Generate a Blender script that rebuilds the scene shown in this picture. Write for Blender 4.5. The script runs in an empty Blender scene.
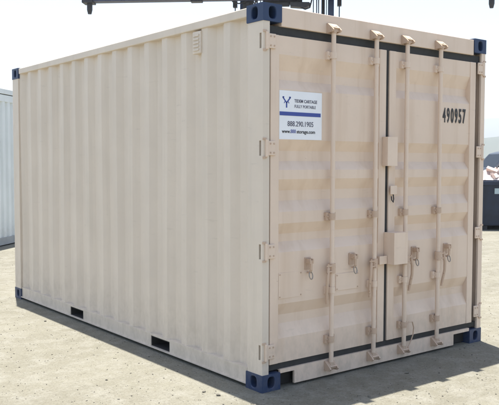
import bpy, bmesh, math, random
from mathutils import Vector, Matrix
random.seed(7)
S = bpy.context.scene
COL = S.collection

# ------------------------------------------------------------------ camera
cam_d = bpy.data.cameras.new('camera')
cam = bpy.data.objects.new('camera', cam_d); COL.objects.link(cam)
Rv, Uv, Fv = Vector((0.78953308, -0.61370355, 0.00233627)), Vector((0.03067193, 0.0432611, 0.99859286)), Vector((0.61294106, 0.78835045, -0.05297954))
M3 = Matrix((Rv, Uv, -Fv)).transposed()
cam.matrix_world = Matrix.Translation((-3.08327576, -3.82452832, 1.5413401)) @ M3.to_4x4()
cam_d.sensor_width = 36; cam_d.lens = 53.684
cam_d.clip_start = 0.05; cam_d.clip_end = 20000
S.camera = cam

# ------------------------------------------------------------------ sky, sun, exposure
SUN = Vector((0.19, 0.54, 2.585)).normalized()          # towards the sun
elev = math.asin(SUN.z); azim = math.atan2(SUN.x, SUN.y)
world = bpy.data.worlds.new('World'); S.world = world; world.use_nodes = True
wn = world.node_tree.nodes; wl = world.node_tree.links
for n in list(wn): wn.remove(n)
sky = wn.new('ShaderNodeTexSky'); sky.sky_type = 'NISHITA'; sky.sun_disc = False
sky.sun_elevation = elev; sky.sun_rotation = azim
sky.air_density = 1.0; sky.dust_density = 1.6; sky.ozone_density = 1.0; sky.altitude = 0
bg = wn.new('ShaderNodeBackground'); bg.inputs['Strength'].default_value = 0.095
wo = wn.new('ShaderNodeOutputWorld')
wl.new(sky.outputs[0], bg.inputs[0]); wl.new(bg.outputs[0], wo.inputs[0])
sl = bpy.data.lights.new('sun', 'SUN'); sl.energy = 5.0; sl.angle = math.radians(0.53); sl.color = (1.0, 0.955, 0.88)
so = bpy.data.objects.new('sun', sl); COL.objects.link(so)
so.rotation_euler = (-SUN).to_track_quat('-Z', 'Y').to_euler(); so.location = (0, 0, 30)
S.view_settings.view_transform = 'Standard'; S.view_settings.look = 'None'
S.view_settings.exposure = 1.40; S.view_settings.gamma = 1.0
S.view_settings.use_curve_mapping = False

# ------------------------------------------------------------------ materials
def mat(name, col, rough=0.6, metal=0.0, var=0.0, vscale=4.0, bump=0.0, bscale=60.0, stretch=(1, 1, 1), spec=0.5, col2=None, bdist=0.003):
    m = bpy.data.materials.new(name); m.use_nodes = True
    nt = m.node_tree; N = nt.nodes; L = nt.links
    b = N['Principled BSDF']
    b.inputs['Base Color'].default_value = (*col, 1); b.inputs['Roughness'].default_value = rough
    b.inputs['Metallic'].default_value = metal; b.inputs['Specular IOR Level'].default_value = spec
    tc = N.new('ShaderNodeTexCoord'); mp = N.new('ShaderNodeMapping'); mp.inputs['Scale'].default_value = stretch
    L.new(tc.outputs['Object'], mp.inputs[0])
    if var > 0 or col2:
        n = N.new('ShaderNodeTexNoise'); n.inputs['Scale'].default_value = vscale; n.inputs['Detail'].default_value = 6; n.inputs['Roughness'].default_value = 0.65
        L.new(mp.outputs[0], n.inputs['Vector'])
        r = N.new('ShaderNodeValToRGB'); r.color_ramp.elements[0].position = 0.3; r.color_ramp.elements[1].position = 0.7
        c2 = col2 if col2 else tuple(c * (1 - var) for c in col)
        c1 = col if col2 else tuple(min(1, c * (1 + var)) for c in col)
        r.color_ramp.elements[0].color = (*c2, 1); r.color_ramp.elements[1].color = (*c1, 1)
        L.new(n.outputs['Fac'], r.inputs[0]); L.new(r.outputs[0], b.inputs['Base Color'])
    if bump > 0:
        n2 = N.new('ShaderNodeTexNoise'); n2.inputs['Scale'].default_value = bscale; n2.inputs['Detail'].default_value = 5
        L.new(mp.outputs[0], n2.inputs['Vector'])
        bp = N.new('ShaderNodeBump'); bp.inputs['Strength'].default_value = bump; bp.inputs['Distance'].default_value = bdist
        L.new(n2.outputs['Fac'], bp.inputs['Height']); L.new(bp.outputs[0], b.inputs['Normal'])
    return m

def paint_mat(name, col, stain, chip=0.0, rough=0.5, wave=0.35, mud=0.35):
    """site-sprayed coach paint: soft blotches, vertical run marks, dust, tiny chips, dented sheet"""
    m = bpy.data.materials.new(name); m.use_nodes = True
    nt = m.node_tree; N = nt.nodes; L = nt.links; b = N['Principled BSDF']
    geo = N.new('ShaderNodeNewGeometry')
    def noise(scale, detail, sc=(1, 1, 1), rough_=0.6):
        mp = N.new('ShaderNodeMapping'); mp.inputs['Scale'].default_value = sc; L.new(geo.outputs['Position'], mp.inputs[0])
        n = N.new('ShaderNodeTexNoise'); n.inputs['Scale'].default_value = scale; n.inputs['Detail'].default_value = detail; n.inputs['Roughness'].default_value = rough_
        L.new(mp.outputs[0], n.inputs['Vector']); return n.outputs['Fac']
    def ramp(v, p0, p1):
        r = N.new('ShaderNodeMapRange'); r.inputs[1].default_value = p0; r.inputs[2].default_value = p1; r.clamp = True
        L.new(v, r.inputs[0]); return r.outputs[0]
    def mix(f, a, c, k=1.0):
        x = N.new('ShaderNodeMix'); x.data_type = 'RGBA'
        mu = N.new('ShaderNodeMath'); mu.operation = 'MULTIPLY'; L.new(f, mu.inputs[0]); mu.inputs[1].default_value = k
        L.new(mu.outputs[0], x.inputs[0])
        if isinstance(a, tuple): x.inputs[6].default_value = (*a, 1)
        else: L.new(a, x.inputs[6])
        x.inputs[7].default_value = (*c, 1); return x.outputs[2]
    nb = noise(2.2, 3); blot = ramp(nb, 0.35, 0.7)
    c = mix(blot, col, tuple(k * 0.93 for k in col))
    runs = ramp(noise(9, 3, (1, 1, 0.07)), 0.52, 0.78)
    c = mix(runs, c, stain, 0.38)
    nf = noise(90, 2); fine = ramp(nf, 0.45, 0.75)
    c = mix(fine, c, tuple(k * 0.9 for k in col), 0.35)
    if chip > 0:
        ch = ramp(noise(34, 4, (1, 1, 1), 0.8), 0.735 - chip * 0.03, 0.76 - chip * 0.03)
        c = mix(ch, c, (0.16, 0.085, 0.05), 0.75)
    sep = N.new('ShaderNodeSeparateXYZ'); L.new(geo.outputs['Position'], sep.inputs[0])
    low = ramp(sep.outputs['Z'], 0.55, 0.05)
    mul = N.new('ShaderNodeMath'); mul.operation = 'MULTIPLY'; L.new(low, mul.inputs[0]); L.new(ramp(noise(16, 3, (1, 1, 0.6), 0.75), 0.40, 0.66), mul.inputs[1])
    c = mix(mul.outputs[0], c, (0.36, 0.31, 0.235), mud)                    # splashed dirt
    scuff = ramp(noise(11, 3, (0.5, 0.5, 3.0), 0.7), 0.64, 0.74)
    c = mix(scuff, c, tuple(k * 0.74 for k in col), 0.35)
    L.new(c, b.inputs['Base Color'])
    rr = N.new('ShaderNodeMapRange'); rr.inputs[3].default_value = rough - 0.1; rr.inputs[4].default_value = rough + 0.18
    L.new(nb, rr.inputs[0]); L.new(rr.outputs[0], b.inputs['Roughness'])
    b.inputs['Specular IOR Level'].default_value = 0.4
    b1 = N.new('ShaderNodeBump'); b1.inputs['Strength'].default_value = wave; b1.inputs['Distance'].default_value = 0.012
    L.new(noise(4.5, 1), b1.inputs['Height'])
    b2 = N.new('ShaderNodeBump'); b2.inputs['Strength'].default_value = 0.18; b2.inputs['Distance'].default_value = 0.0015
    L.new(nf, b2.inputs['Height']); L.new(b1.outputs[0], b2.inputs['Normal']); L.new(b2.outputs[0], b.inputs['Normal'])
    return m

BEIGE = (0.680, 0.592, 0.488)
PAINT = paint_mat('beige_paint', BEIGE, (0.51, 0.445, 0.355), chip=0.0)
PAINT_WARM_LIT = paint_mat('beige_paint_warm_lit', (0.740, 0.590, 0.465), (0.50, 0.34, 0.21), chip=0.6, rough=0.48, wave=0.2)  # same beige as the sides, warmer light put into the colour; browner streaks
HARDW = paint_mat('hardware_paint', (0.56, 0.41, 0.30), (0.28, 0.17, 0.10), chip=3.4, rough=0.5, wave=0.1)
NAVY = paint_mat('navy_casting_paint', (0.022, 0.044, 0.105), (0.015, 0.02, 0.04), chip=1.6, rough=0.45, wave=0.1, mud=0.10)
RUBBER = mat('black_rubber', (0.028, 0.028, 0.027), 0.75, var=0.25, vscale=20)
STEEL = mat('worn_steel', (0.34, 0.30, 0.26), 0.45, 0.7, var=0.25, vscale=30)
UNDER_SHADE = mat('underside_shade', (0.022, 0.020, 0.018), 0.85, var=0.3)  # near-black colour stands in for shade inside pockets and underneath
VINYL = mat('white_vinyl', (0.80, 0.81, 0.83), 0.35, var=0.03)
BLUEINK = mat('blue_ink', (0.035, 0.065, 0.30), 0.4, var=0.1)
BLACKINK = mat('black_ink', (0.02, 0.02, 0.022), 0.5, var=0.1)
GREYINK = mat('grey_ink', (0.09, 0.09, 0.13), 0.5, var=0.1)
WHITEP = paint_mat('white_container_paint', (0.70, 0.735, 0.72), (0.50, 0.50, 0.46), chip=0.4)
GREYP = mat('grey_rail_paint', (0.33, 0.34, 0.33), 0.6, var=0.15)
SLATE = mat('slate_machine_paint', (0.045, 0.055, 0.095), 0.5, var=0.25, vscale=6, bump=0.2)
MACHBLUE = mat('machine_blue_paint', (0.02, 0.035, 0.085), 0.45, var=0.2, vscale=5)
DARKM = mat('dark_greasy_steel', (0.035, 0.035, 0.04), 0.5, 0.3, var=0.3, vscale=14)
CHAIN = mat('chain_steel', (0.16, 0.17, 0.20), 0.5, 0.6, var=0.3, vscale=40)
YELLOWB = mat('brown_bracket', (0.22, 0.13, 0.07), 0.6, var=0.25)
GLASS = mat('dark_glass', (0.015, 0.02, 0.025), 0.08, spec=0.8, var=0.1)
TYRE = mat('tyre_rubber', (0.02, 0.02, 0.02), 0.85, var=0.3, vscale=18)
BLACKCAR = mat('black_car_paint', (0.010, 0.011, 0.015), 0.3, spec=0.5, var=0.2)
CHROME = mat('rim_alloy', (0.45, 0.45, 0.46), 0.35, 0.9, var=0.1)
BINBLUE = mat('dark_blue_bin_paint', (0.010, 0.018, 0.040), 0.55, var=0.35, vscale=5, bump=0.2)
RUBBLE = mat('rubble', (0.52, 0.36, 0.30), 0.9, col2=(0.66, 0.60, 0.55), vscale=1.3, var=0.1)
HILLN = mat('scrub_hill', (0.045, 0.065, 0.050), 0.95, col2=(0.085, 0.095, 0.075), vscale=0.02, var=0.1)
HILLF = mat('dry_hill', (0.09, 0.095, 0.08), 0.95, col2=(0.06, 0.07, 0.06), vscale=0.006, var=0.1)
STONE = mat('stones', (0.20, 0.185, 0.15), 0.9, col2=(0.060, 0.053, 0.045), vscale=2.5, var=0.1)

def ground_mat():
    m = bpy.data.materials.new('pale_packed_dirt'); m.use_nodes = True
    nt = m.node_tree; N = nt.nodes; L = nt.links; b = N['Principled BSDF']
    geo = N.new('ShaderNodeNewGeometry')
    def noise(scale, detail, sc=(1, 1, 1), rz=0.0, r_=0.6):
        mp = N.new('ShaderNodeMapping'); mp.inputs['Scale'].default_value = sc; mp.inputs['Rotation'].default_value = (0, 0, rz); L.new(geo.outputs['Position'], mp.inputs[0])
        n = N.new('ShaderNodeTexNoise'); n.inputs['Scale'].default_value = scale; n.inputs['Detail'].default_value = detail; n.inputs['Roughness'].default_value = r_
        L.new(mp.outputs[0], n.inputs['Vector']); return n.outputs['Fac']
    def rng(v, a, c):
        r = N.new('ShaderNodeMapRange'); r.inputs[1].default_value = a; r.inputs[2].default_value = c; L.new(v, r.inputs[0]); return r.outputs[0]
    def mix(f, a, c, k=1.0):
        x = N.new('ShaderNodeMix'); x.data_type = 'RGBA'
        mu = N.new('ShaderNodeMath'); mu.operation = 'MULTIPLY'; L.new(f, mu.inputs[0]); mu.inputs[1].default_value = k
        L.new(mu.outputs[0], x.inputs[0])
        if isinstance(a, tuple): x.inputs[6].default_value = (*a, 1)
        else: L.new(a, x.inputs[6])
        x.inputs[7].default_value = (*c, 1); return x.outputs[2]
    c = mix(rng(noise(0.7, 4), 0.35, 0.68), (0.210, 0.201, 0.160), (0.182, 0.172, 0.135))
    c = mix(rng(noise(1.6, 4, (0.12, 1, 1), 0.25), 0.42, 0.7), c, (0.130, 0.121, 0.092), 0.6)      # drag and tyre streaks
    c = mix(rng(noise(5, 6, (1, 1, 1), 0, 0.78), 0.46, 0.64), c, (0.236, 0.228, 0.192), 0.85)      # dusty pale patches
    c = mix(rng(noise(17, 4, (1, 1, 1), 0, 0.75), 0.54, 0.70), c, (0.118, 0.108, 0.083), 0.5)
    n60 = noise(60, 4, (1, 1, 1), 0, 0.7)
    c = mix(rng(n60, 0.55, 0.66), c, (0.090, 0.081, 0.062), 0.55)                                   # grit
    c = mix(rng(noise(150, 2), 0.60, 0.67), c, (0.055, 0.048, 0.038), 0.5)
    c = mix(rng(n60, 0.42, 0.34), c, (0.28, 0.27, 0.24), 0.5)
    L.new(c, b.inputs['Base Color']); b.inputs['Roughness'].default_value = 0.95; b.inputs['Specular IOR Level'].default_value = 0.15
    b1 = N.new('ShaderNodeBump'); b1.inputs['Strength'].default_value = 0.8; b1.inputs['Distance'].default_value = 0.03; L.new(noise(7, 4, (1, 1, 1), 0, 0.7), b1.inputs['Height'])
    b2 = N.new('ShaderNodeBump'); b2.inputs['Strength'].default_value = 0.9; b2.inputs['Distance'].default_value = 0.008; L.new(n60, b2.inputs['Height'])
    L.new(b1.outputs[0], b2.inputs['Normal']); L.new(b2.outputs[0], b.inputs['Normal'])
    return m
GROUND = ground_mat()

# ------------------------------------------------------------------ mesh helpers
def empty(name, loc=(0, 0, 0), rz=0.0):
    o = bpy.data.objects.new(name, None); COL.objects.link(o); o.location = loc; o.rotation_euler = (0, 0, rz); return o
def tag(o, label=None, cat=None, group=None, kind=None):
    if label: o['label'] = label
    if cat: o['category'] = cat
    if group: o['group'] = group
    if kind: o['kind'] = kind
    return o
def fin(name, bm, m, parent=None, bevel=0.0, seg=2, smooth=False):
    bmesh.ops.recalc_face_normals(bm, faces=bm.faces)
    if bevel > 0:
        es = [e for e in bm.edges if len(e.link_faces) == 2 and e.calc_face_angle(0) > 0.5]
        bmesh.ops.bevel(bm, geom=es, offset=bevel, segments=seg, profile=0.5, affect='EDGES', clamp_overlap=True)
    me = bpy.data.meshes.new(name); bm.to_mesh(me); bm.free()
    me.materials.append(m)
    if smooth:
        for p in me.polygons: p.use_smooth = True
        try: me.set_sharp_from_angle(angle=math.radians(40))
        except Exception: pass
    o = bpy.data.objects.new(name, me); COL.objects.link(o)
    if parent: o.parent = parent
    return o
def share(o, name=None, parent=None, loc=None):
    c = o.copy(); COL.objects.link(c)
    if parent: c.parent = parent
    if loc is not None: c.location = loc
    return c
def box(bm, x0, x1, y0, y1, z0, z1):
    v = [bm.verts.new((x, y, z)) for x in (x0, x1) for y in (y0, y1) for z in (z0, z1)]
    for f in ((0, 1, 3, 2), (4, 6, 7, 5), (0, 4, 5, 1), (2, 3, 7, 6), (0, 2, 6, 4), (1, 5, 7, 3)):
        bm.faces.new([v[i] for i in f])
    return v
def boxes(*bs):
    bm = bmesh.new()
    for b in bs: box(bm, *b)
    return bm
def tube(bm, pts, r, n=10, caps=True, closed=False):
    pts = [Vector(p) for p in pts]; rings = []
    up0 = None
    for i, p in enumerate(pts):
        a = pts[i - 1] if (i > 0 or closed) else p
        c = pts[(i + 1) % len(pts)] if (i < len(pts) - 1 or closed) else p
        t = (c - a).normalized()
        if up0 is None:
            up0 = t.orthogonal().normalized()
        else:
            up0 = (up0 - t * up0.dot(t)).normalized()
        s = t.cross(up0)
        rr = r[i] if isinstance(r, (list, tuple)) else r
        rings.append([bm.verts.new(p + rr * (math.cos(2 * math.pi * k / n) * up0 + math.sin(2 * math.pi * k / n) * s)) for k in range(n)])
    m = len(rings)
    for i in range(m if closed else m - 1):
        A, B = rings[i], rings[(i + 1) % m]
        for k in range(n): bm.faces.new((A[k], A[(k + 1) % n], B[(k + 1) % n], B[k]))
    if caps and not closed:
        bm.faces.new(rings[0][::-1]); bm.faces.new(rings[-1])
def cyl(bm, p0, p1, r, n=12): tube(bm, [p0, p1], r, n)
def prism(bm, poly, axis, a, b):
    """poly in the two other axes (order x,y,z without axis), extruded from a to b"""
    def pt(p, t):
        q = list(p); q.insert(axis, t); return q
    A = [bm.verts.new(pt(p, a)) for p in poly]; B = [bm.verts.new(pt(p, b)) for p in poly]
    bm.faces.new(A); bm.faces.new(B[::-1])
    for i in range(len(poly)):
        j = (i + 1) % len(poly); bm.faces.new((A[i], B[i], B[j], A[j]))
def strip(bm, line, axis, a, b, n=1, thick=None):
    """open folded sheet: polyline in two axes, extruded along axis; n subdivisions"""
    def pt(p, t):
        q = list(p); q.insert(axis, t); return q
    rows = [[bm.verts.new(pt(p, a + (b - a) * k / n)) for p in line] for k in range(n + 1)]
    for k in range(n):
        for i in range(len(line) - 1):
            bm.faces.new((rows[k][i], rows[k][i + 1], rows[k + 1][i + 1], rows[k + 1][i]))

def casting_mesh(sx, sy, h=0.118, L=0.178, W=0.162):
    """ISO corner casting with oval holes in the end face, side face and top/bottom; corner vertex at origin, grows +x(W), +y(L), +z"""
    bm = bmesh.new()
    N = 24
    def face(o, u, v, lu, lv, inward, hu, hv, ru, rv, depth):
        o, u, v, inw = Vector(o), Vector(u), Vector(v), Vector(inward)
        hole, rim = [], []
        for k in range(N):
            a = 2 * math.pi * (k + 0.5) / N
            ca, sa = math.cos(a), math.sin(a)
            p = 3.0
            sc = (abs(ca) ** p + abs(sa) ** p) ** (-1 / p)
            hole.append((hu + ru * ca * sc, hv + rv * sa * sc))
            t = 1e9
            if ca > 1e-6: t = min(t, (lu - hu) / ca)
            if ca < -1e-6: t = min(t, -hu / ca)
            if sa > 1e-6: t = min(t, (lv - hv) / sa)
            if sa < -1e-6: t = min(t, -hv / sa)
            rim.append((hu + ca * t, hv + sa * t))
        def P(q, d=0): return bm.verts.new(o + u * q[0] + v * q[1] + inw * d)
        R = [P(q) for q in rim]; Hc = [P((hu + (q[0] - hu) * 1.1, hv + (q[1] - hv) * 1.1)) for q in hole]
        H0 = [P(q, 0.006) for q in hole]; H1 = [P(q, depth) for q in hole]
        for A, B in ((R, Hc), (Hc, H0), (H0, H1)):
            for k in range(N): bm.faces.new((A[k], A[(k + 1) % N], B[(k + 1) % N], B[k]))
        bm.faces.new(H1)
        corners = [(0, 0), (lu, 0), (lu, lv), (0, lv)]
        for cq in corners:                       # fill the four corners between rim points
            best = None
            for k in range(N):
                q0, q1 = rim[k], rim[(k + 1) % N]
                if (abs(q0[0] - cq[0]) < 1e-6 or abs(q0[1] - cq[1]) < 1e-6) and (abs(q1[0] - cq[0]) < 1e-6 or abs(q1[1] - cq[1]) < 1e-6):
                    same = (abs(q0[0] - q1[0]) < 1e-6) or (abs(q0[1] - q1[1]) < 1e-6)
                    if not same: best = k
            if best is not None:
                bm.faces.new((R[best], P(cq), R[(best + 1) % N]))
    # outer side face x=0 (u=y, v=z), end face y=0 (u=x, v=z), top z=h, bottom z=0
    face((0, 0, 0), (0, 1, 0), (0, 0, 1), L, h, (1, 0, 0), L * 0.52, h * 0.5, 0.033, 0.039, 0.085)
    face((0, 0, 0), (1, 0, 0), (0, 0, 1), W, h, (0, 1, 0), W * 0.5, h * 0.5, 0.030, 0.039, 0.085)
    face((0, 0, h), (1, 0, 0), (0, 1, 0), W, L, (0, 0, -1), W * 0.55, L * 0.55, 0.032, 0.06, 0.02)
    for f in (((0, 0, 0), (0, L, 0), (W, L, 0), (W, 0, 0)), ((W, 0, 0), (W, L, 0), (W, L, h), (W, 0, h)), ((0, L, 0), (0, L, h), (W, L, h), (W, L, 0))):
        bm.faces.new([bm.verts.new(p) for p in f])
    bmesh.ops.remove_doubles(bm, verts=bm.verts, dist=1e-5)
    es = [e for e in bm.edges if len(e.link_faces) == 2 and abs(e.calc_face_angle(0) - math.pi / 2) < 0.1 and
          all(min(abs(v.co.x), abs(v.co.x - W)) < 1e-5 or min(abs(v.co.y), abs(v.co.y - L)) < 1e-5 for v in e.verts) and
          all(sum((min(abs(v.co.x), abs(v.co.x - W)) < 1e-5, min(abs(v.co.y), abs(v.co.y - L)) < 1e-5, min(abs(v.co.z), abs(v.co.z - h)) < 1e-5)) >= 2 for v in e.verts)]
    bmesh.ops.recalc_face_normals(bm, faces=bm.faces)
    bmesh.ops.bevel(bm, geom=es, offset=0.007, segments=2, profile=0.5, affect='EDGES')
    for v in bm.verts:
        v.co.x *= sx; v.co.y *= sy
    return bm

def add_castings(root, W, L, H, m, d=0.0):
    for sx, x in ((1, -d), (-1, W + d)):
        for sy, y in ((1, -d), (-1, L + d)):
            for top in (0, 1):
                bm = casting_mesh(sx, sy)
                if not top:
                    for v in bm.verts: v.co.z = 0.118 - v.co.z
                o = fin('corner_casting', bm, m, root); o.location = (x, y, H - 0.118 if top else 0)

def text_mesh(name, body, m, parent, loc, size, sx=1.0, bold=0.0, spacing=1.0, rot=(math.pi / 2, 0, 0), ext=0.0006):
    cu = bpy.data.curves.new(name, 'FONT'); cu.body = body; cu.size = size; cu.extrude = ext; cu.offset = bold; cu.space_character = spacing
    cu.align_x = 'LEFT'; cu.align_y = 'BOTTOM_BASELINE'; cu.resolution_u = 4
    t = bpy.data.objects.new(name, cu); COL.objects.link(t)
    bpy.context.view_layer.update()
    me = bpy.data.meshes.new_from_object(t.evaluated_get(bpy.context.evaluated_depsgraph_get()))
    bpy.data.objects.remove(t); me.name = name
    me.transform(Matrix.Diagonal((sx, 1, 1, 1)))
    me.materials.clear(); me.materials.append(m)
    o = bpy.data.objects.new(name, me); COL.objects.link(o); o.parent = parent; o.location = loc; o.rotation_euler = rot
    return o

# ================================================================== GROUND, HILLS
bm = bmesh.new()
R0 = 3300
rad = [0, 3, 8, 20, 60, 200, 700, R0]; rings = []
cen = bm.verts.new((1, 3, 0))
for r in rad[1:]:
    rings.append([bm.verts.new((1 + r * math.cos(2 * math.pi * k / 48), 3 + r * math.sin(2 * math.pi * k / 48), 0)) for k in range(48)])
for k in range(48): bm.faces.new((cen, rings[0][k], rings[0][(k + 1) % 48]))
for i in range(len(rings) - 1):
    for k in range(48): bm.faces.new((rings[i][k], rings[i + 1][k], rings[i + 1][(k + 1) % 48], rings[i][(k + 1) % 48]))
tag(fin('ground', bm, GROUND), 'pale packed dirt and gravel yard', kind='structure')

def ridge(name, dist, hmin, hmax, m, label, seed, depth):
    rnd = random.Random(seed); bm = bmesh.new(); n = 240; ph = [rnd.uniform(0, 6.28) for _ in range(9)]
    rows = []
    for j, (dd, hh) in enumerate(((0, -0.02), (0.35, 0.55), (0.7, 0.9), (1, 1.0), (1.5, 0.6), (2, -0.02))):
        row = []
        for k in range(n):
            a = 2 * math.pi * k / n
            s = sum(math.sin(a * f + p) / (1 + i * 0.55) for i, (f, p) in enumerate(zip((3, 5, 8, 13, 21, 34, 55, 80, 110), ph)))
            s = 0.5 + 0.5 * math.tanh(s * 0.6)
            h = (hmin + (hmax - hmin) * s) * hh
            rr = dist + depth * dd * (1 + 0.12 * math.sin(a * 17 + ph[2]) + 0.06 * math.sin(a * 41 + j))
            if 0 < j < 5: h *= 1 + 0.08 * math.sin(a * 60 + j * 2.1)
            row.append(bm.verts.new((1 + rr * math.cos(a), 3 + rr * math.sin(a), h if hh > 0 else -0.5)))
        rows.append(row)
    for j in range(5):
        for k in range(n): bm.faces.new((rows[j][k], rows[j][(k + 1) % n], rows[j + 1][(k + 1) % n], rows[j + 1][k]))
    tag(fin(name, bm, m, smooth=True), label, kind='structure')
ridge('near_hills', 750, 26, 36, HILLN, 'low scrub-covered hills beyond the yard', 3, 120)
ridge('far_hills', 2200, 150, 190, HILLF, 'high pale hills fading in the haze', 9, 450)

# ================================================================== MAIN CONTAINER
W, L, H = 2.438, 4.511, 2.591
ct = tag(empty('shipping_container'), 'beige corrugated steel shipping container with double doors and navy blue corner castings', 'container')
add_castings(ct, W, L, H, NAVY, 0.004)

HZ = (0.27, 0.95, 1.64, 2.345)                       # hinge heights
def corner_post(side, front):
    s = 1 if side == 0 else -1; x0 = 0.0 if side == 0 else W
    X = lambda a, b: tuple(sorted((x0 + s * a, x0 + s * b)))
    bm = bmesh.new()
    z0, z1 = 0.118, H - 0.118
    if front:
        box(bm, *X(0.0, 0.056), 0.0, 0.018, z0, z1)                     # narrow front flange
        box(bm, *X(0.0, 0.030), 0.038, 0.160, z0, z1)                   # side web
        box(bm, *X(0.030, 0.090), 0.075, 0.090, z0, z1)
        zz = [z0] + [z for h in HZ for z in (h - 0.05, h + 0.05)] + [z1]
        for a, b in zip(zz[0::2], zz[1::2]): box(bm, *X(0.0, 0.030), 0.018, 0.038, a, b)
    else:
        box(bm, *X(0.0, 0.09), L - 0.17, L, z0, z1)
    return fin('corner_post', bm, PAINT if side == 0 else PAINT_WARM_LIT, ct)  # one paint; right posts take the copy with warm light in its colour
for sd in (0, 1):
    for fr in (True, False): corner_post(sd, fr)

def corr_line(y0, y1, first, outer, depth, flat=0.074, slope=0.066, pitch=0.28):
    """outer->inner trapezoid corrugation along y; 'first' = y where an outer-to-inner slope starts"""
    pts = [(outer, y0)]
    y = first
    while y + 2 * slope + flat < y1 - 0.02:
        pts += [(outer, y), (outer + depth, y + slope), (outer + depth, y + slope + flat), (outer, y + 2 * slope + flat)]
        y += pitch
    pts.append((outer, y1)); return pts
for sd in (0, 1):
    line = corr_line(0.158, L - 0.16, 0.180, 0.018, 0.038)
    if sd: line = [(W - x, y) for x, y in line]
    bm = bmesh.new(); strip(bm, line, 2, 0.125, 2.55, 10)
    for v in bm.verts:                              # slightly oil-canned sheet
        k = math.sin(v.co.y * 3.1 + 0.7) * math.sin(v.co.z * 1.9 + 0.4) * 0.004
        if 0.2 < v.co.z < 2.45: v.co.x += k if sd == 0 else -k
    fin('side_wall', bm, PAINT, ct)
# rails
for sd in (0, 1):
    s = 1 if sd == 0 else -1; x0 = 0 if sd == 0 else W
    X = lambda a, b: tuple(sorted((x0 + s * a, x0 + s * b)))
    bm = boxes((*X(0.004, 0.064), 0.175, L - 0.175, 2.522, 2.582))
    fin('top_side_rail', bm, PAINT, ct, bevel=0.006)
    bm = bmesh.new()
    PK = ((1.19, 1.48), (2.76, 3.05))
    box(bm, *X(0.010, 0.075), 0.176, L - 0.176, 0.118, 0.134)           # top flange
    box(bm, *X(-0.004, 0.060), 0.176, L - 0.176, 0.024, 0.032)          # bottom flange lip
    ys = [0.176, 1.19, 1.48, 2.76, 3.05, L - 0.176]
    for a, b in zip(ys[0::2], ys[1::2]): box(bm, *X(0.012, 0.018), a, b, 0.032, 0.118)
    fin('bottom_side_rail', bm, PAINT, ct)
for y0, y1 in PK:
    bm = bmesh.new()
    for b in ((0.019, W - 0.019, y0, y0 + 0.006, 0.033, 0.117), (0.019, W - 0.019, y1 - 0.006, y1, 0.033, 0.117),
              (0.019, W - 0.019, y0 + 0.006, y1 - 0.006, 0.107, 0.117), (0.019, W - 0.019, y0 + 0.006, y1 - 0.006, 0.0335, 0.0375)): box(bm, *b)
    fin('fork_pocket', bm, UNDER_SHADE, ct)  # pocket walls coloured near black for the shade inside
# floor and cross members
fin('floor', boxes((0.08, W - 0.08, 0.10, L - 0.06, 0.136, 0.165)), UNDER_SHADE, ct)
y = 0.35
cm = None
while y < L - 0.2:
    if not any(a - 0.06 < y < b + 0.02 for a, b in PK):
        o = fin('cross_member', boxes((0.077, W - 0.077, y, y + 0.045, 0.035, 0.135)), UNDER_SHADE, ct)
    y += 0.3
# roof: transverse corrugations
line = [(0.13, 2.560)]; yy = 0.20
while yy < L - 0.3:
    line += [(yy, 2.560), (yy + 0.03, 2.578), (yy + 0.12, 2.578), (yy + 0.15, 2.560)]; yy += 0.209
line.append((L - 0.05, 2.560))
bm = bmesh.new(); strip(bm, line, 0, 0.058, W - 0.058, 6); fin('roof_panel', bm, PAINT, ct)
# blind end
bm = bmesh.new()
line = [(x, L - yv) for yv, x in [(p[0], p[1]) for p in corr_line(0.09, W - 0.09, 0.20, 0.02, 0.045, 0.09, 0.06, 0.30)]]
strip(bm, line, 2, 0.10, 2.53, 2); fin('end_wall', bm, PAINT, ct)
fin('end_rail', boxes((0.17, W - 0.17, L - 0.07, L - 0.006, 2.50, 2.585)), PAINT, ct, bevel=0.005)
fin('end_rail', boxes((0.17, W - 0.17, L - 0.07, L - 0.006, 0.02, 0.15)), PAINT, ct, bevel=0.005)
# door header and sill
hd = fin('door_header', boxes((0.160, W - 0.160, 0.003, 0.10, 2.4505, 2.578)), PAINT_WARM_LIT, ct, bevel=0.004)
bm = bmesh.new()
prism(bm, [(0.160, 0.108), (0.290, 0.108), (0.290, 0.018), (2.065, 0.018), (2.065, 0.108), (W - 0.160, 0.108), (W - 0.160, 0.134), (0.160, 0.134)], 1, 0.002, 0.020)
box(bm, 0.160, W - 0.160, 0.0205, 0.13, 0.128, 0.1335)
sill = fin('door_sill', bm, PAINT_WARM_LIT, ct)
for a, b in ((0.1585, 0.2995), (2.056, W - 0.1585)):
    fin('sill_pocket', boxes((a, b, 0.062, 0.072, 0.01, 0.1275)), UNDER_SHADE, ct)  # dark backing plate, the cutout's shade put into its colour

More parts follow.
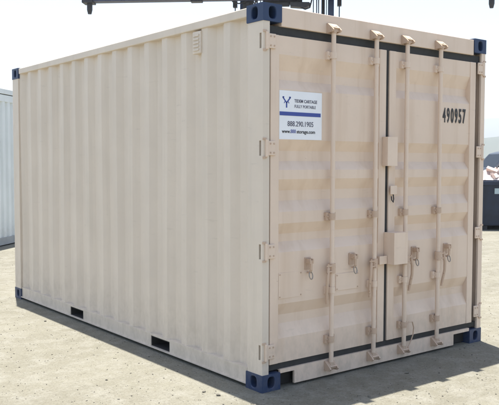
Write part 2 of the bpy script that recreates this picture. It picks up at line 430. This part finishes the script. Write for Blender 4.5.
# ---- doors
DZ0, DZ1 = 0.178, 2.392
GROOVES = ((2.268, 2.165, 2.105, 2.040), (1.700, 1.625, 1.555, 1.495), (1.432, 1.355, 1.285, 1.210), (1.132, 1.058, 1.005, 0.935), (0.582, 0.500, 0.440, 0.345))
YA, YB = 0.012, 0.052
rod_master = {}
def make_door(x0, x1, rods, retainers, hinge_x, hs):
    line = [(YA + 0.03, DZ1), (YA, DZ1)]
    for a, b, c, d in GROOVES: line += [(YA, a), (YB, b), (YB, c), (YA, d)]
    line += [(YA, DZ0), (YA + 0.03, DZ0)]
    bm = bmesh.new(); strip(bm, line, 0, x0 + 0.001, x1 - 0.001, 8)
    for v in bm.verts:
        if YA - 0.001 < v.co.y < YB + 0.001 and DZ0 + 0.1 < v.co.z < DZ1 - 0.1:
            v.co.y += 0.0025 * math.sin(v.co.x * 7.3 + v.co.z * 2.2)
    d = fin('door', bm, PAINT_WARM_LIT, ct)
    for a, b in ((x0, x0 + 0.075), (x1 - 0.075, x1)):
        fin('door_stile', boxes((a, b, 0.006, 0.062, DZ0 - 0.001, DZ1 + 0.001)), PAINT_WARM_LIT, d, bevel=0.004)
    # hinges
    for hz in HZ:
        bm = bmesh.new()
        X = lambda a, b: tuple(sorted((hinge_x + hs * a, hinge_x + hs * b)))
        box(bm, *X(0.030, 0.105), -0.008, 0.005, hz - 0.048, hz + 0.048)
        cyl(bm, (hinge_x + hs * 0.030, -0.004, hz - 0.058), (hinge_x + hs * 0.030, -0.004, hz + 0.058), 0.0125, 10)
        h = fin('hinge', bm, PAINT_WARM_LIT, d, bevel=0.002, seg=1)
        bm = bmesh.new()
        for dx, dz in ((0.06, 0.03), (0.06, -0.03), (0.09, 0.03), (0.09, -0.03)):
            px = hinge_x + hs * dx; cyl(bm, (px, -0.008, hz + dz), (px, -0.0125, hz + dz), 0.006, 6)
        for q in (-1, 1):
            box(bm, *X(-0.003, 0.028), -0.006, 0.0, hz + q * 0.062 - 0.007, hz + q * 0.062 + 0.007)
        tag(fin('hinge_bolts', bm, HARDW, d), kind='stuff')
    # locking rods
    for rx in rods:
        bm = bmesh.new(); cyl(bm, (rx, -0.026, 0.115), (rx, -0.026, 2.47), 0.0170, 14)
        fin('locking_rod', bm, PAINT_WARM_LIT, d, smooth=True)
        for gz in (0.285, 0.64, 1.165, 2.295):
            bm = bmesh.new()
            box(bm, rx - 0.045, rx - 0.019, -0.012, YA, gz - 0.028, gz + 0.028)
            box(bm, rx + 0.019, rx + 0.045, -0.012, YA, gz - 0.028, gz + 0.028)
            n = 8; outer = []; 
            for k in range(n + 1):
                a = math.pi * k / n
                outer.append((rx + 0.024 * math.cos(a), -0.024 - 0.024 * math.sin(a)))
            inner = [(rx + (p[0] - rx) * 0.8, -0.024 + (p[1] + 0.024) * 0.8) for p in outer]
            prism(bm, [(rx + 0.024, -0.012)] + outer + [(rx - 0.024, -0.012), (rx - 0.0192, -0.012)] + inner[::-1] + [(rx + 0.0192, -0.012)], 2, gz - 0.022, gz + 0.022)
            for q in (-1, 1):
                cyl(bm, (rx + q * 0.034, -0.012, gz), (rx + q * 0.034, -0.019, gz), 0.007, 6)
            fin('rod_guide', bm, HARDW if gz in (1.165, 0.285) else PAINT_WARM_LIT, d)
        # cams and keepers at both ends
        for zc, up in ((2.478, 1), (0.092, -1)):
            bm = bmesh.new()
            prism(bm, [(rx - 0.020, zc - 0.018), (rx + 0.034, zc - 0.018), (rx + 0.040, zc + up * 0.004), (rx + 0.010, zc + 0.020), (rx - 0.022, zc + 0.016)], 1, -0.046, -0.010)
            cyl(bm, (rx, -0.026, zc - up * 0.03), (rx, -0.026, zc), 0.022, 12)
            fin('rod_cam', bm, HARDW, d, bevel=0.002, seg=1)
            par = hd if up > 0 else sill
            bm = bmesh.new()
            zk = zc + up * 0.004
            box(bm, rx - 0.044, rx + 0.044, -0.008, 0.002, zk - 0.034, zk + 0.034)
            for q in (-1, 1):
                prism(bm, [(0.0, zk - 0.030), (-0.054, zk - 0.026), (-0.064, zk - 0.012), (-0.052, zk + 0.002), (-0.006, zk + 0.038), (0.0, zk + 0.038)], 0, rx + q * 0.037 - 0.006, rx + q * 0.037 + 0.006)
            prism(bm, [(-0.008, zk + 0.026), (-0.050, zk - 0.004), (-0.056, zk + 0.003), (-0.008, zk + 0.037)], 0, rx - 0.031, rx + 0.031)
            fin('cam_keeper', bm, HARDW, par)
    # handles hang down beside the rods; retainers on the panel
    for i, (rx, qx) in enumerate(zip(rods, retainers)):
        sgn = -1 if qx < rx else 1
        bm = bmesh.new()
        hz = 0.795
        cyl(bm, (rx, -0.026, hz - 0.035), (rx, -0.026, hz + 0.035), 0.026, 12)
        for q in (-1, 1):
            box(bm, *sorted((rx + sgn * 0.008, rx + sgn * 0.068)), -0.048, -0.040 + 0.028 * 0, hz + q * 0.020 - 0.005, hz + q * 0.020 + 0.005)
        cyl(bm, (rx + sgn * 0.052, -0.044, hz - 0.032), (rx + sgn * 0.052, -0.044, hz + 0.034), 0.007, 8)
        fin('handle_hub', bm, HARDW, d)
        bm = bmesh.new()
        hx = rx + sgn * 0.052
        pts = [(hx, -0.044, hz + 0.01), (hx + sgn * 0.010, -0.050, hz - 0.05), (hx + sgn * 0.012, -0.046, hz - 0.12), (hx + sgn * 0.006, -0.034, hz - 0.19), (hx - sgn * 0.004, -0.028, hz - 0.25)]
        tube(bm, pts, [0.010, 0.012, 0.011, 0.011, 0.009], 8)
        fin('handle', bm, HARDW, d, smooth=True)
        bm = bmesh.new()
        box(bm, qx - 0.028, qx + 0.028, 0.004, YA, 0.80, 0.885)
        box(bm, qx - 0.018, qx - 0.008, -0.040, 0.004, 0.845, 0.878)
        box(bm, qx + 0.008, qx + 0.018, -0.040, 0.004, 0.845, 0.878)
        cyl(bm, (qx - 0.024, -0.030, 0.862), (qx + 0.024, -0.030, 0.862), 0.006, 8)
        prism(bm, [(-0.038, 0.868), (-0.030, 0.868), (-0.026, 0.80), (-0.012, 0.785), (0.004, 0.785), (0.004, 0.776), (-0.018, 0.774), (-0.036, 0.798)], 0, qx - 0.009, qx + 0.009)
        r = fin('handle_retainer', bm, HARDW, d)
        bm = bmesh.new()
        ring = [(qx + 0.016 * math.cos(a), -0.030 + 0.006 * math.sin(a), 0.762 + 0.026 * math.sin(a)) for a in [2 * math.pi * k / 14 for k in range(14)]]
        tube(bm, ring, 0.0042, 6, closed=True); fin('seal_ring', bm, STEEL, d, smooth=True)
    return d
RODS_L, RODS_R = (0.615, 1.055), (1.400, 1.805)
doorL = make_door(0.070, 1.2020, RODS_L, (0.41, 0.85), 0.0, 1)
doorR = make_door(1.2380, 2.318, RODS_R, (1.545, 1.945), W, -1)
# rubber seals
fin('door_seal', boxes((0.058, W - 0.056, 0.022, 0.05, 2.3935, 2.4500)), RUBBER, ct)
fin('door_seal', boxes((0.058, W - 0.056, 0.020, 0.05, 0.1345, 0.1765)), RUBBER, ct)
fin('door_seal', boxes((1.2025, 1.2375, 0.018, 0.06, 0.177, 2.393)), RUBBER, ct)
fin('door_seal', boxes((2.3185, 2.358, 0.034, 0.074, 0.177, 2.393)), RUBBER, ct)
fin('door_seal', boxes((0.0565, 0.0695, 0.034, 0.074, 0.177, 2.393)), RUBBER, ct)

# lock boxes over the meeting stiles
def lock_box(x0, x1, z0, z1, d):
    bm = bmesh.new(); t = 0.005
    box(bm, x0, x1, -d, -d + t, z0, z1)
    box(bm, x0, x0 + t, -d + t, 0.004, z0, z1); box(bm, x1 - t, x1, -d + t, 0.004, z0, z1)
    box(bm, x0 + t, x1 - t, -d + t, 0.004, z1 - t, z1)
    return fin('lock_box', bm, PAINT_WARM_LIT, doorR)
lock_box(1.160, 1.270, 1.522, 1.740, 0.052)
lock_box(1.192, 1.345, 0.778, 1.018, 0.100)
bm = boxes((1.105, 1.188, -0.034, -0.026, 0.780, 0.842), (1.105, 1.113, -0.026, 0.006, 0.780, 0.842)); fin('lock_hasp', bm, PAINT_WARM_LIT, doorL, bevel=0.002)
bm = boxes((1.228, 1.300, -0.026, -0.019, 1.305, 1.372), (1.262, 1.300, -0.019, 0.006, 1.305, 1.372)); fin('lock_tab', bm, PAINT_WARM_LIT, doorR, bevel=0.002)
bm = bmesh.new(); tube(bm, [(1.272, -0.012, 1.305), (1.270, -0.020, 1.27), (1.262, -0.022, 1.245), (1.250, -0.018, 1.262), (1.252, -0.012, 1.29)], 0.0045, 8); fin('lock_hook', bm, DARKM, doorR, smooth=True)
# data plates on the left door
for x0, x1, z0, z1 in ((0.148, 0.362, 0.618, 0.795), (0.690, 0.925, 0.618, 0.742)):
    pl = fin('data_plate', boxes((x0, x1, 0.0085, 0.0125, z0, z1)), PAINT_WARM_LIT, ct, bevel=0.001, seg=1)
    bm = bmesh.new()
    for px in (x0 + 0.012, x1 - 0.012):
        for pz in (z0 + 0.012, z1 - 0.012): cyl(bm, (px, 0.0088, pz), (px, 0.005, pz), 0.0055, 6)
    tag(fin('rivets', bm, HARDW, pl), kind='stuff')
# wire seal loop at the foot of the third rod
bm = bmesh.new()
lp = [(1.39, -0.046, 0.275), (1.43, -0.050, 0.305), (1.48, -0.042, 0.30), (1.512, -0.03, 0.25), (1.518, -0.02, 0.19), (1.50, -0.016, 0.145), (1.47, -0.026, 0.118), (1.43, -0.046, 0.10)]
tube(bm, lp, 0.0048, 6); fin('seal_cable', bm, HARDW, doorR, smooth=True)

# side vent
v = fin('vent', boxes((0.004, 0.060, 0.735, 0.842, 2.345, 2.508)), PAINT, ct, bevel=0.006)
for k in range(5):
    fin('louvre', boxes((-0.003, 0.0045, 0.752, 0.826, 2.366 + k * 0.026, 2.380 + k * 0.026)), PAINT, v)

# sticker
SX0, SX1, SZ0, SZ1 = 0.148, 0.538, 1.702, 2.030
bm = bmesh.new()
n = 10
fr = [[bm.verts.new((SX0 + (SX1 - SX0) * i / n, 0.0088, z)) for i in range(n + 1)] for z in (SZ0, SZ1)]
bk = [[bm.verts.new((SX0 + (SX1 - SX0) * i / n, 0.0100, z)) for i in range(n + 1)] for z in (SZ0, SZ1)]
for i in range(n):
    bm.faces.new((fr[0][i], fr[0][i + 1], fr[1][i + 1], fr[1][i])); bm.faces.new((bk[0][i], bk[1][i], bk[1][i + 1], bk[0][i + 1]))
    bm.faces.new((fr[1][i], fr[1][i + 1], bk[1][i + 1], bk[1][i])); bm.faces.new((fr[0][i], bk[0][i], bk[0][i + 1], fr[0][i + 1]))
st = tag(fin('sticker', bm, VINYL, ct), 'white company sticker with a blue stripe, phone number and web address')
YS = 0.0080
fin('stripe', boxes((SX0 + 0.003, SX1 - 0.012, 0.0074, 0.0086, 1.862, 1.888)), BLUEINK, st)
bm = bmesh.new()
def bar(bm, a, b, w):
    a, b = Vector(a), Vector(b); t = (b - a).normalized(); nrm = Vector((-t.y, t.x)) * w / 2
    prism(bm, [tuple(a + nrm), tuple(b + nrm), tuple(b - nrm), tuple(a - nrm)], 1, 0.0074, 0.0086)
bar(bm, (0.212, 1.915), (0.212, 1.950), 0.011); bar(bm, (0.212, 1.948), (0.178, 1.985), 0.009); bar(bm, (0.212, 1.948), (0.246, 1.985), 0.009)
bar(bm, (0.176, 1.986), (0.190, 1.986), 0.008); bar(bm, (0.234, 1.986), (0.249, 1.986), 0.008); bar(bm, (0.199, 1.958), (0.190, 1.945), 0.005); bar(bm, (0.225, 1.958), (0.234, 1.945), 0.005)
fin('logo', bm, BLUEINK, st)
text_mesh('lettering', 'TIDEM CARTAGE', GREYINK, st, (0.282, YS, 1.954), 0.0305, 0.90, 0.0006)
text_mesh('lettering', 'FULLY PORTABLE', GREYINK, st, (0.282, YS, 1.918), 0.0285, 0.89, 0.0002)
text_mesh('lettering', '888.290.1905', GREYINK, st, (0.220, YS, 1.792), 0.049, 0.90, 0.0004)
text_mesh('lettering', 'www.', BLACKINK, st, (0.172, YS, 1.745), 0.034, 0.95, 0.0006)
text_mesh('lettering', '888', BLUEINK, st, (0.248, YS, 1.745), 0.036, 0.9, 0.0001)
text_mesh('lettering', 'storage.com', BLACKINK, st, (0.303, YS, 1.745), 0.034, 1.02, 0.0006)
# container number, tall narrow stencil figures
nm = None
for k, chx in enumerate('490957'):
    text_mesh('number_digit', chx, BLACKINK, ct, (1.884 + k * 0.0525, 0.0085, 1.880), 0.160, 0.48, 0.0045, ext=0.0008)

# ================================================================== WHITE CONTAINER BEHIND (left edge)
W2, L2, H2 = 2.438, 6.058, 2.90
hd2 = math.radians(47)                                   # heading clockwise from +y
wc = tag(empty('storage_container', (1.62, 9.64, 0)), 'white corrugated container with grey base rail standing behind at the left edge', 'container')
dirv = Vector((math.sin(hd2), math.cos(hd2), 0))
# local: +y along length, visible long side is local x = W2 side -> origin so that this side passes through (1.62, 9.64)
wc.rotation_euler = (0, 0, -hd2)
base = Vector((1.62, 9.64, 0)) - dirv * 0.9
nrm = Vector((math.cos(hd2), -math.sin(hd2), 0))
wc.location = base - nrm * W2
add_castings(wc, W2, L2, H2, GREYP, 0.004)
for sx in (0, 1):
    for sy in (0, 1):
        x0 = 0.0 if sx == 0 else W2 - 0.14; y0 = 0.0 if sy == 0 else L2 - 0.15
        fin('corner_post', boxes((x0, x0 + 0.14, y0, y0 + 0.15, 0.118, H2 - 0.118)), WHITEP, wc)
    s = 1 if sx == 0 else -1; x0 = 0 if sx == 0 else W2
    X = lambda a, b: tuple(sorted((x0 + s * a, x0 + s * b)))
    line = corr_line(0.149, L2 - 0.149, 0.20, 0.02, 0.036, 0.05, 0.03, 0.2)
    if sx: line = [(W2 - x, y) for x, y in line]
    bm = bmesh.new(); strip(bm, line, 2, 0.14, H2 - 0.2, 2); fin('side_wall', bm, WHITEP, wc)
    fin('top_side_rail', boxes((*X(0.006, 0.07), 0.176, L2 - 0.176, H2 - 0.10, H2 - 0.008), (*X(0.014, 0.07), 0.176, L2 - 0.176, H2 - 0.24, H2 - 0.115)), WHITEP, wc, bevel=0.004)
    fin('bottom_side_rail', boxes((*X(0.006, 0.07), 0.176, L2 - 0.176, 0.02, 0.16)), GREYP, wc, bevel=0.004)
for y0, y1 in ((0.01, 0.06), (L2 - 0.06, L2 - 0.01)):
    line = corr_line(0.14, W2 - 0.14, 0.24, 0.0, 0.03, 0.07, 0.06, 0.26)
    bm = bmesh.new(); strip(bm, [(b_, (y0 + a_) if y0 < 1 else (y1 - a_)) for a_, b_ in line], 2, 0.12, H2 - 0.05, 2); fin('end_wall', bm, WHITEP, wc)
fin('roof_panel', boxes((0.06, W2 - 0.06, 0.05, L2 - 0.05, H2 - 0.05, H2 - 0.02)), WHITEP, wc)
fin('floor', boxes((0.08, W2 - 0.08, 0.08, L2 - 0.08, 0.10, 0.15)), UNDER_SHADE, wc)

# ================================================================== CONTAINER HANDLER BEHIND
mh = tag(empty('container_handler', (11.70, 13.42, 0), math.atan2(-0.679, 0.734)), 'dark lift truck with tall mast and wide raised spreader beam behind the beige container', 'lift truck')
sb = fin('spreader_beam', boxes((-6.02, 6.02, -0.10, 0.22, 6.475, 6.86)), SLATE, mh, bevel=0.015)
for s in (-1, 1):
    bm = boxes((s * 6.08 - 0.17, s * 6.08 + 0.17, -0.16, 0.24, 6.43, 6.90)); fin('end_block', bm, DARKM, sb, bevel=0.012)
    bm = bmesh.new(); tube(bm, [(s * 6.05, 0.02, 6.44), (s * 6.05, 0.02, 6.24), (s * 6.05, 0.02, 6.20), (s * 6.05, 0.02, 6.115)], [0.085, 0.085, 0.075, 0.055], 10); fin('twistlock', bm, DARKM, sb)
bm = bmesh.new()
box(bm, -0.72, 0.48, 0.24, 0.46, 6.38, 7.25); box(bm, -0.55, 0.10, 0.18, 0.30, 6.30, 6.42)
prism(bm, [(0.12, 6.28), (0.60, 6.24), (0.74, 6.34), (0.70, 6.40), (0.12, 6.42)], 1, 0.12, 0.40)
fin('carriage', bm, DARKM, mh, bevel=0.012)
for z0, z1 in ((6.62, 6.84), (7.10, 7.24)): fin('carriage_bar', boxes((-1.45, 1.45, 0.455, 0.605, z0, z1)), DARKM, mh, bevel=0.01)
fin('beam_bracket', boxes((-2.9, -2.55, -0.06, 0.18, 6.43, 6.4745)), DARKM, sb)
for s in (-1, 1):
    bm = boxes((s * 1.36 - 0.09, s * 1.36 + 0.09, 0.60, 0.94, 0.35, 8.2)); fin('mast_rail', bm, MACHBLUE, mh, bevel=0.01)
    bm = bmesh.new(); cyl(bm, (s * 1.12, 0.80, 0.5), (s * 1.12, 0.80, 7.6), 0.055); fin('lift_cylinder', bm, DARKM, mh, smooth=True)
    for dx in (0.92, 0.98):
        bm = boxes((s * dx - 0.018, s * dx + 0.018, 0.66, 0.72, 1.0, 8.0)); fin('lift_chain', bm, CHAIN, mh)
    bm = bmesh.new(); cyl(bm, (s * 0.82, 0.70, 1.0), (s * 0.82, 0.70, 7.9), 0.016, 8); fin('hydraulic_hose', bm, CHAIN, mh, smooth=True)
    bm = bmesh.new(); cyl(bm, (s * 1.22, 0.62, 1.0), (s * 1.22, 0.62, 7.9), 0.014, 8); fin('hydraulic_hose', bm, CHAIN, mh, smooth=True)
    bm = bmesh.new(); cyl(bm, (s * 1.62, 0.78, 4.6), (s * 1.62, 0.78, 6.42), 0.017, 8); box(bm, s * 1.62 - 0.065, s * 1.62 + 0.065, 0.70, 0.86, 6.40, 6.62)
    box(bm, *sorted((s * 1.45, s * 1.63)), 0.765, 0.795, 4.62, 4.66); fin('lamp_post', bm, DARKM, mh)
for z0, z1 in ((0.5, 0.8), (3.6, 3.8), (8.0, 8.2)): fin('mast_crossbar', boxes((-1.40, 1.40, 0.945, 1.05, z0, z1)), MACHBLUE, mh, bevel=0.01)
for k, (xa, xb, zl, r_) in enumerate(((-0.95, -0.45, 6.22, 0.022), (-1.05, -0.60, 6.30, 0.018), (0.35, 0.80, 6.20, 0.022), (-1.75, -1.15, 6.40, 0.020))):
    bm = bmesh.new(); tube(bm, [(xa, 0.30, 7.0), (xa, 0.28, 6.6), (xa + (xb - xa) * 0.2, 0.22, zl + 0.06), ((xa + xb) / 2, 0.2, zl), (xb - (xb - xa) * 0.2, 0.22, zl + 0.05), (xb, 0.28, 6.6), (xb, 0.3, 7.0)], r_, 8); fin('hydraulic_hose', bm, DARKM, mh, smooth=True)
fin('valve_block', boxes((-1.34, -1.02, 0.30, 0.48, 6.28, 6.52), (-1.24, -1.12, 0.26, 0.299, 6.34, 6.46)), DARKM, mh, bevel=0.01)
bm = boxes((-1.10, -0.98, 0.485, 0.545, 6.05, 6.42)); fin('hose_bracket', bm, YELLOWB, mh, bevel=0.01)
bm = bmesh.new(); prism(bm, [(1.1, 0.75), (1.3, 1.6), (3.2, 1.7), (4.1, 2.0), (6.6, 2.0), (6.9, 1.6), (6.9, 0.8), (6.3, 0.6)], 0, -1.2, 1.2); fin('chassis', bm, MACHBLUE, mh, bevel=0.04)
cabo = None
bm = bmesh.new(); prism(bm, [(2.3, 1.72), (2.2, 2.5), (2.5, 3.5), (3.8, 3.55), (3.95, 2.4), (3.95, 2.02), (3.2, 1.71)], 0, -0.75, 0.75); cabo = fin('cab', bm, MACHBLUE, mh, bevel=0.03)
for s in (-1, 1):
    bm = bmesh.new(); prism(bm, [(2.40, 2.4), (2.62, 3.35), (3.70, 3.38), (3.82, 2.4)], 0, *sorted((s * 0.75, s * 0.757))); fin('cab_window', bm, GLASS, cabo)
def wheel(parent, loc, r, w, axis_x=True):
    bm = bmesh.new(); x, y, z = loc
    tube(bm, [(x - w / 2, y, z), (x - w * 0.42, y, z), (x + w * 0.42, y, z), (x + w / 2, y, z)], [r * 0.86, r, r, r * 0.86], 28)
    t = fin('wheel', bm, TYRE, parent, smooth=True)
    bm = bmesh.new(); tube(bm, [(x - w / 2 - 0.012, y, z), (x + w / 2 + 0.012, y, z)], r * 0.56, 20); fin('rim', bm, CHROME, t)
    return t
for x, y, r in ((-1.62, 2.1, 0.72), (1.62, 2.1, 0.72), (-1.45, 5.6, 0.62), (1.45, 5.6, 0.62)): wheel(mh, (x, y, r), r, 0.44)
bm = boxes((-1.9, 1.9, 1.9, 2.3, 0.6, 0.84)); fin('axle', bm, DARKM, mh)
bm = boxes((-1.4, 1.4, 5.5, 5.7, 0.52, 0.72)); fin('axle', bm, DARKM, mh)

# ================================================================== RIGHT EDGE: BIN, HEAP, CAR
yaw_r = math.radians(-38)
vb = tag(empty('waste_bin', (11.674, 6.536, 0), yaw_r), 'dark blue steel waste bin with a pale label at the right edge', 'bin')
bm = bmesh.new()
prism(bm, [(0.0, 0.10), (-0.04, 1.06), (1.34, 1.06), (1.26, 0.10)], 0, 0.0, 1.9)
body = fin('body', bm, BINBLUE, vb, bevel=0.015)
for k in range(4): fin('rib', boxes((0.06 + k * 0.58, 0.13 + k * 0.58, -0.075, 0.0, 0.14, 1.02)), BINBLUE, vb, bevel=0.006)
fin('rim', boxes((-0.04, 1.94, -0.09, -0.035, 1.04, 1.13), (-0.04, 1.94, 1.30, 1.38, 1.04, 1.13), (-0.06, 0.0, -0.035, 1.30, 1.04, 1.13), (1.90, 1.96, -0.035, 1.30, 1.04, 1.13)), BINBLUE, vb, bevel=0.006)
fin('label_plate', boxes((0.375, 0.52, -0.049, -0.038, 0.84, 0.97)), mat('label_pale', (0.40, 0.50, 0.52), 0.5, var=0.1), vb)
fin('skid', boxes((0.1, 0.25, 0.05, 1.2, 0.0, 0.10)), DARKM, vb); fin('skid', boxes((1.65, 1.80, 0.05, 1.2, 0.0, 0.10)), DARKM, vb)

# rubble heap
bm = bmesh.new(); rnd = random.Random(5)
hc = Vector((14.6, 7.55, 0)); rot = Matrix.Rotation(yaw_r, 3, 'Z')
gx, gy = 40, 22
grid = []
for i in range(gx + 1):
    row = []
    for j in range(gy + 1):
        u, w_ = -1 + 2 * i / gx, -1 + 2 * j / gy
        h = max(0, 1 - abs(u) ** 3) * max(0, 1 - w_ * w_) * (1.50 + 0.22 * math.sin(u * 9) + 0.12 * math.sin(u * 23 + w_ * 7)) + rnd.uniform(-0.05, 0.05)
        edge = abs(u) > 0.99 or abs(w_) > 0.99
        row.append(bm.verts.new(hc + rot @ Vector((u * 5.0, w_ * 1.5, -0.02 if edge else max(h, 0.01)))))
    grid.append(row)
for i in range(gx):
    for j in range(gy): bm.faces.new((grid[i][j], grid[i + 1][j], grid[i + 1][j + 1], grid[i][j + 1]))
for k in range(900):
    u, w_ = rnd.uniform(-0.97, 0.97), rnd.uniform(-0.97, 0.9)
    h = max(0, 1 - abs(u) ** 3) * max(0, 1 - w_ * w_) * (1.50 + 0.22 * math.sin(u * 9) + 0.12 * math.sin(u * 23 + w_ * 7))
    p = hc + rot @ Vector((u * 5.0, w_ * 1.5, h)); s = rnd.uniform(0.03, 0.13)
    mt = Matrix.Translation(p) @ Matrix.Rotation(rnd.uniform(0, 6.3), 4, Vector((rnd.random(), rnd.random(), rnd.random() + 0.1)).normalized()) @ Matrix.Diagonal((s * rnd.uniform(0.6, 1.6), s * rnd.uniform(0.5, 1.2), s * rnd.uniform(0.3, 0.8), 1))
    bmesh.ops.create_cube(bm, size=1.6, matrix=mt)
tag(fin('rubble_heap', bm, RUBBLE), 'heap of pinkish white rubble behind the blue bin', kind='stuff')

# black pickup-like utility vehicle, nose to the left
cv = tag(empty('parked_car', (17.80, 9.50, 0), math.radians(-35)), 'black utility vehicle parked behind the rubble heap', 'car')
bm = bmesh.new()
prism(bm, [(-2.35, 0.45), (-2.40, 0.80), (-2.32, 1.06), (-1.15, 1.16), (-0.55, 1.86), (-0.30, 1.93), (1.75, 1.93), (2.05, 1.80), (2.32, 1.15), (2.36, 0.55), (2.25, 0.42)], 1, -0.92, 0.92)
for vv in bm.verts:
    if vv.co.z > 1.2: vv.co.y *= 0.84
body = fin('body', bm, BLACKCAR, cv, bevel=0.05, seg=3, smooth=True)
for s in (-1, 1):
    bm = bmesh.new()
    prism(bm, [(-0.95, 1.22), (-0.50, 1.74), (0.35, 1.78), (0.35, 1.22)], 1, *sorted((s * 0.885, s * 0.80))); fin('side_window', bm, GLASS, cv)
    bm = bmesh.new()
    prism(bm, [(0.45, 1.22), (0.45, 1.78), (1.75, 1.78), (2.05, 1.22)], 1, *sorted((s * 0.885, s * 0.80))); fin('side_window', bm, GLASS, cv)
    fin('roof_rail', boxes((-0.2, 1.7, s * 0.62 - 0.02, s * 0.62 + 0.02, 1.955, 1.99), (-0.2, -0.15, s * 0.62 - 0.015, s * 0.62 + 0.015, 1.92, 1.955), (1.65, 1.7, s * 0.62 - 0.015, s * 0.62 + 0.015, 1.92, 1.955)), DARKM, cv)
    fin('headlight', boxes((-2.42, -2.34, s * 0.70 - 0.16, s * 0.70 + 0.16, 0.80, 0.96)), CHROME, cv, bevel=0.01)
    for x in (-1.50, 1.45):
        bm = bmesh.new(); tube(bm, [(x, s * 0.70, 0.37), (x, s * 0.72, 0.37), (x, s * 0.90, 0.37), (x, s * 0.935, 0.37)], [0.33, 0.37, 0.37, 0.33], 24); t = fin('wheel', bm, TYRE, cv, smooth=True)
        bm = bmesh.new(); cyl(bm, (x, s * 0.92, 0.37), (x, s * 0.945, 0.37), 0.22, 18); fin('rim', bm, CHROME, t)
bm = bmesh.new()
vs = [bm.verts.new(p) for p in ((-1.10, -0.72, 1.21), (-1.10, 0.72, 1.21), (-0.585, 0.66, 1.835), (-0.585, -0.66, 1.835))]
bm.faces.new(vs); bmesh.ops.solidify(bm, geom=bm.faces, thickness=0.03); fin('windscreen', bm, GLASS, cv)

# ================================================================== LOOSE STONES
rnd = random.Random(11)
tb = bmesh.new(); bmesh.ops.create_icosphere(tb, subdivisions=1, radius=0.5); tb.verts.index_update()
IV = [v.co.copy() for v in tb.verts]; IF = [[v.index for v in f.verts] for f in tb.faces]; tb.free()
GV, GF = [], []
def stone(x, y, s):
    mt = Matrix.Translation((x, y, s * 0.22)) @ Matrix.Rotation(rnd.uniform(0, 6.3), 4, 'Z') @ Matrix.Diagonal((s * rnd.uniform(0.7, 1.4), s * rnd.uniform(0.6, 1.1), s * rnd.uniform(0.4, 0.75), 1))
    b0 = len(GV)
    for c in IV: GV.append(mt @ c + Vector((rnd.uniform(-1, 1), rnd.uniform(-1, 1), rnd.uniform(-1, 1))) * s * 0.09)
    for f in IF: GF.append([i + b0 for i in f])
cnt = 0
while cnt < 9000:
    d = 2.5 + 14 * rnd.random() ** 1.6; a = math.radians(37.9) + rnd.uniform(-0.6, 0.6)
    x, y = -3.08 + d * math.sin(a), -3.82 + d * math.cos(a)
    if -0.02 < x < W + 0.02 and -0.02 < y < L + 0.02: continue
    stone(x, y, rnd.choice((0.005, 0.006, 0.008, 0.010)) * rnd.uniform(0.7, 1.3) if rnd.random() < 0.985 else rnd.uniform(0.014, 0.030)); cnt += 1
gme = bpy.data.meshes.new('gravel'); gme.from_pydata(GV, [], GF); gme.materials.append(STONE)
gob = bpy.data.objects.new('gravel', gme); COL.objects.link(gob)
tag(gob, 'small dark stones scattered over the pale yard', kind='stuff')

# ================================================================== HAZE
bm = boxes((-3400, 3400, -3400, 3400, -1.5, 230))
hz = bpy.data.materials.new('haze_air'); hz.use_nodes = True
N = hz.node_tree.nodes; N.remove(N['Principled BSDF'])
pv = N.new('ShaderNodeVolumePrincipled'); pv.inputs['Color'].default_value = (0.86, 0.93, 1.0, 1); pv.inputs['Density'].default_value = 0.00055; pv.inputs['Anisotropy'].default_value = 0.2
hz.node_tree.links.new(pv.outputs[0], N['Material Output'].inputs['Volume'])
tag(fin('haze', bm, hz), 'pale haze over the yard and hills', kind='stuff')
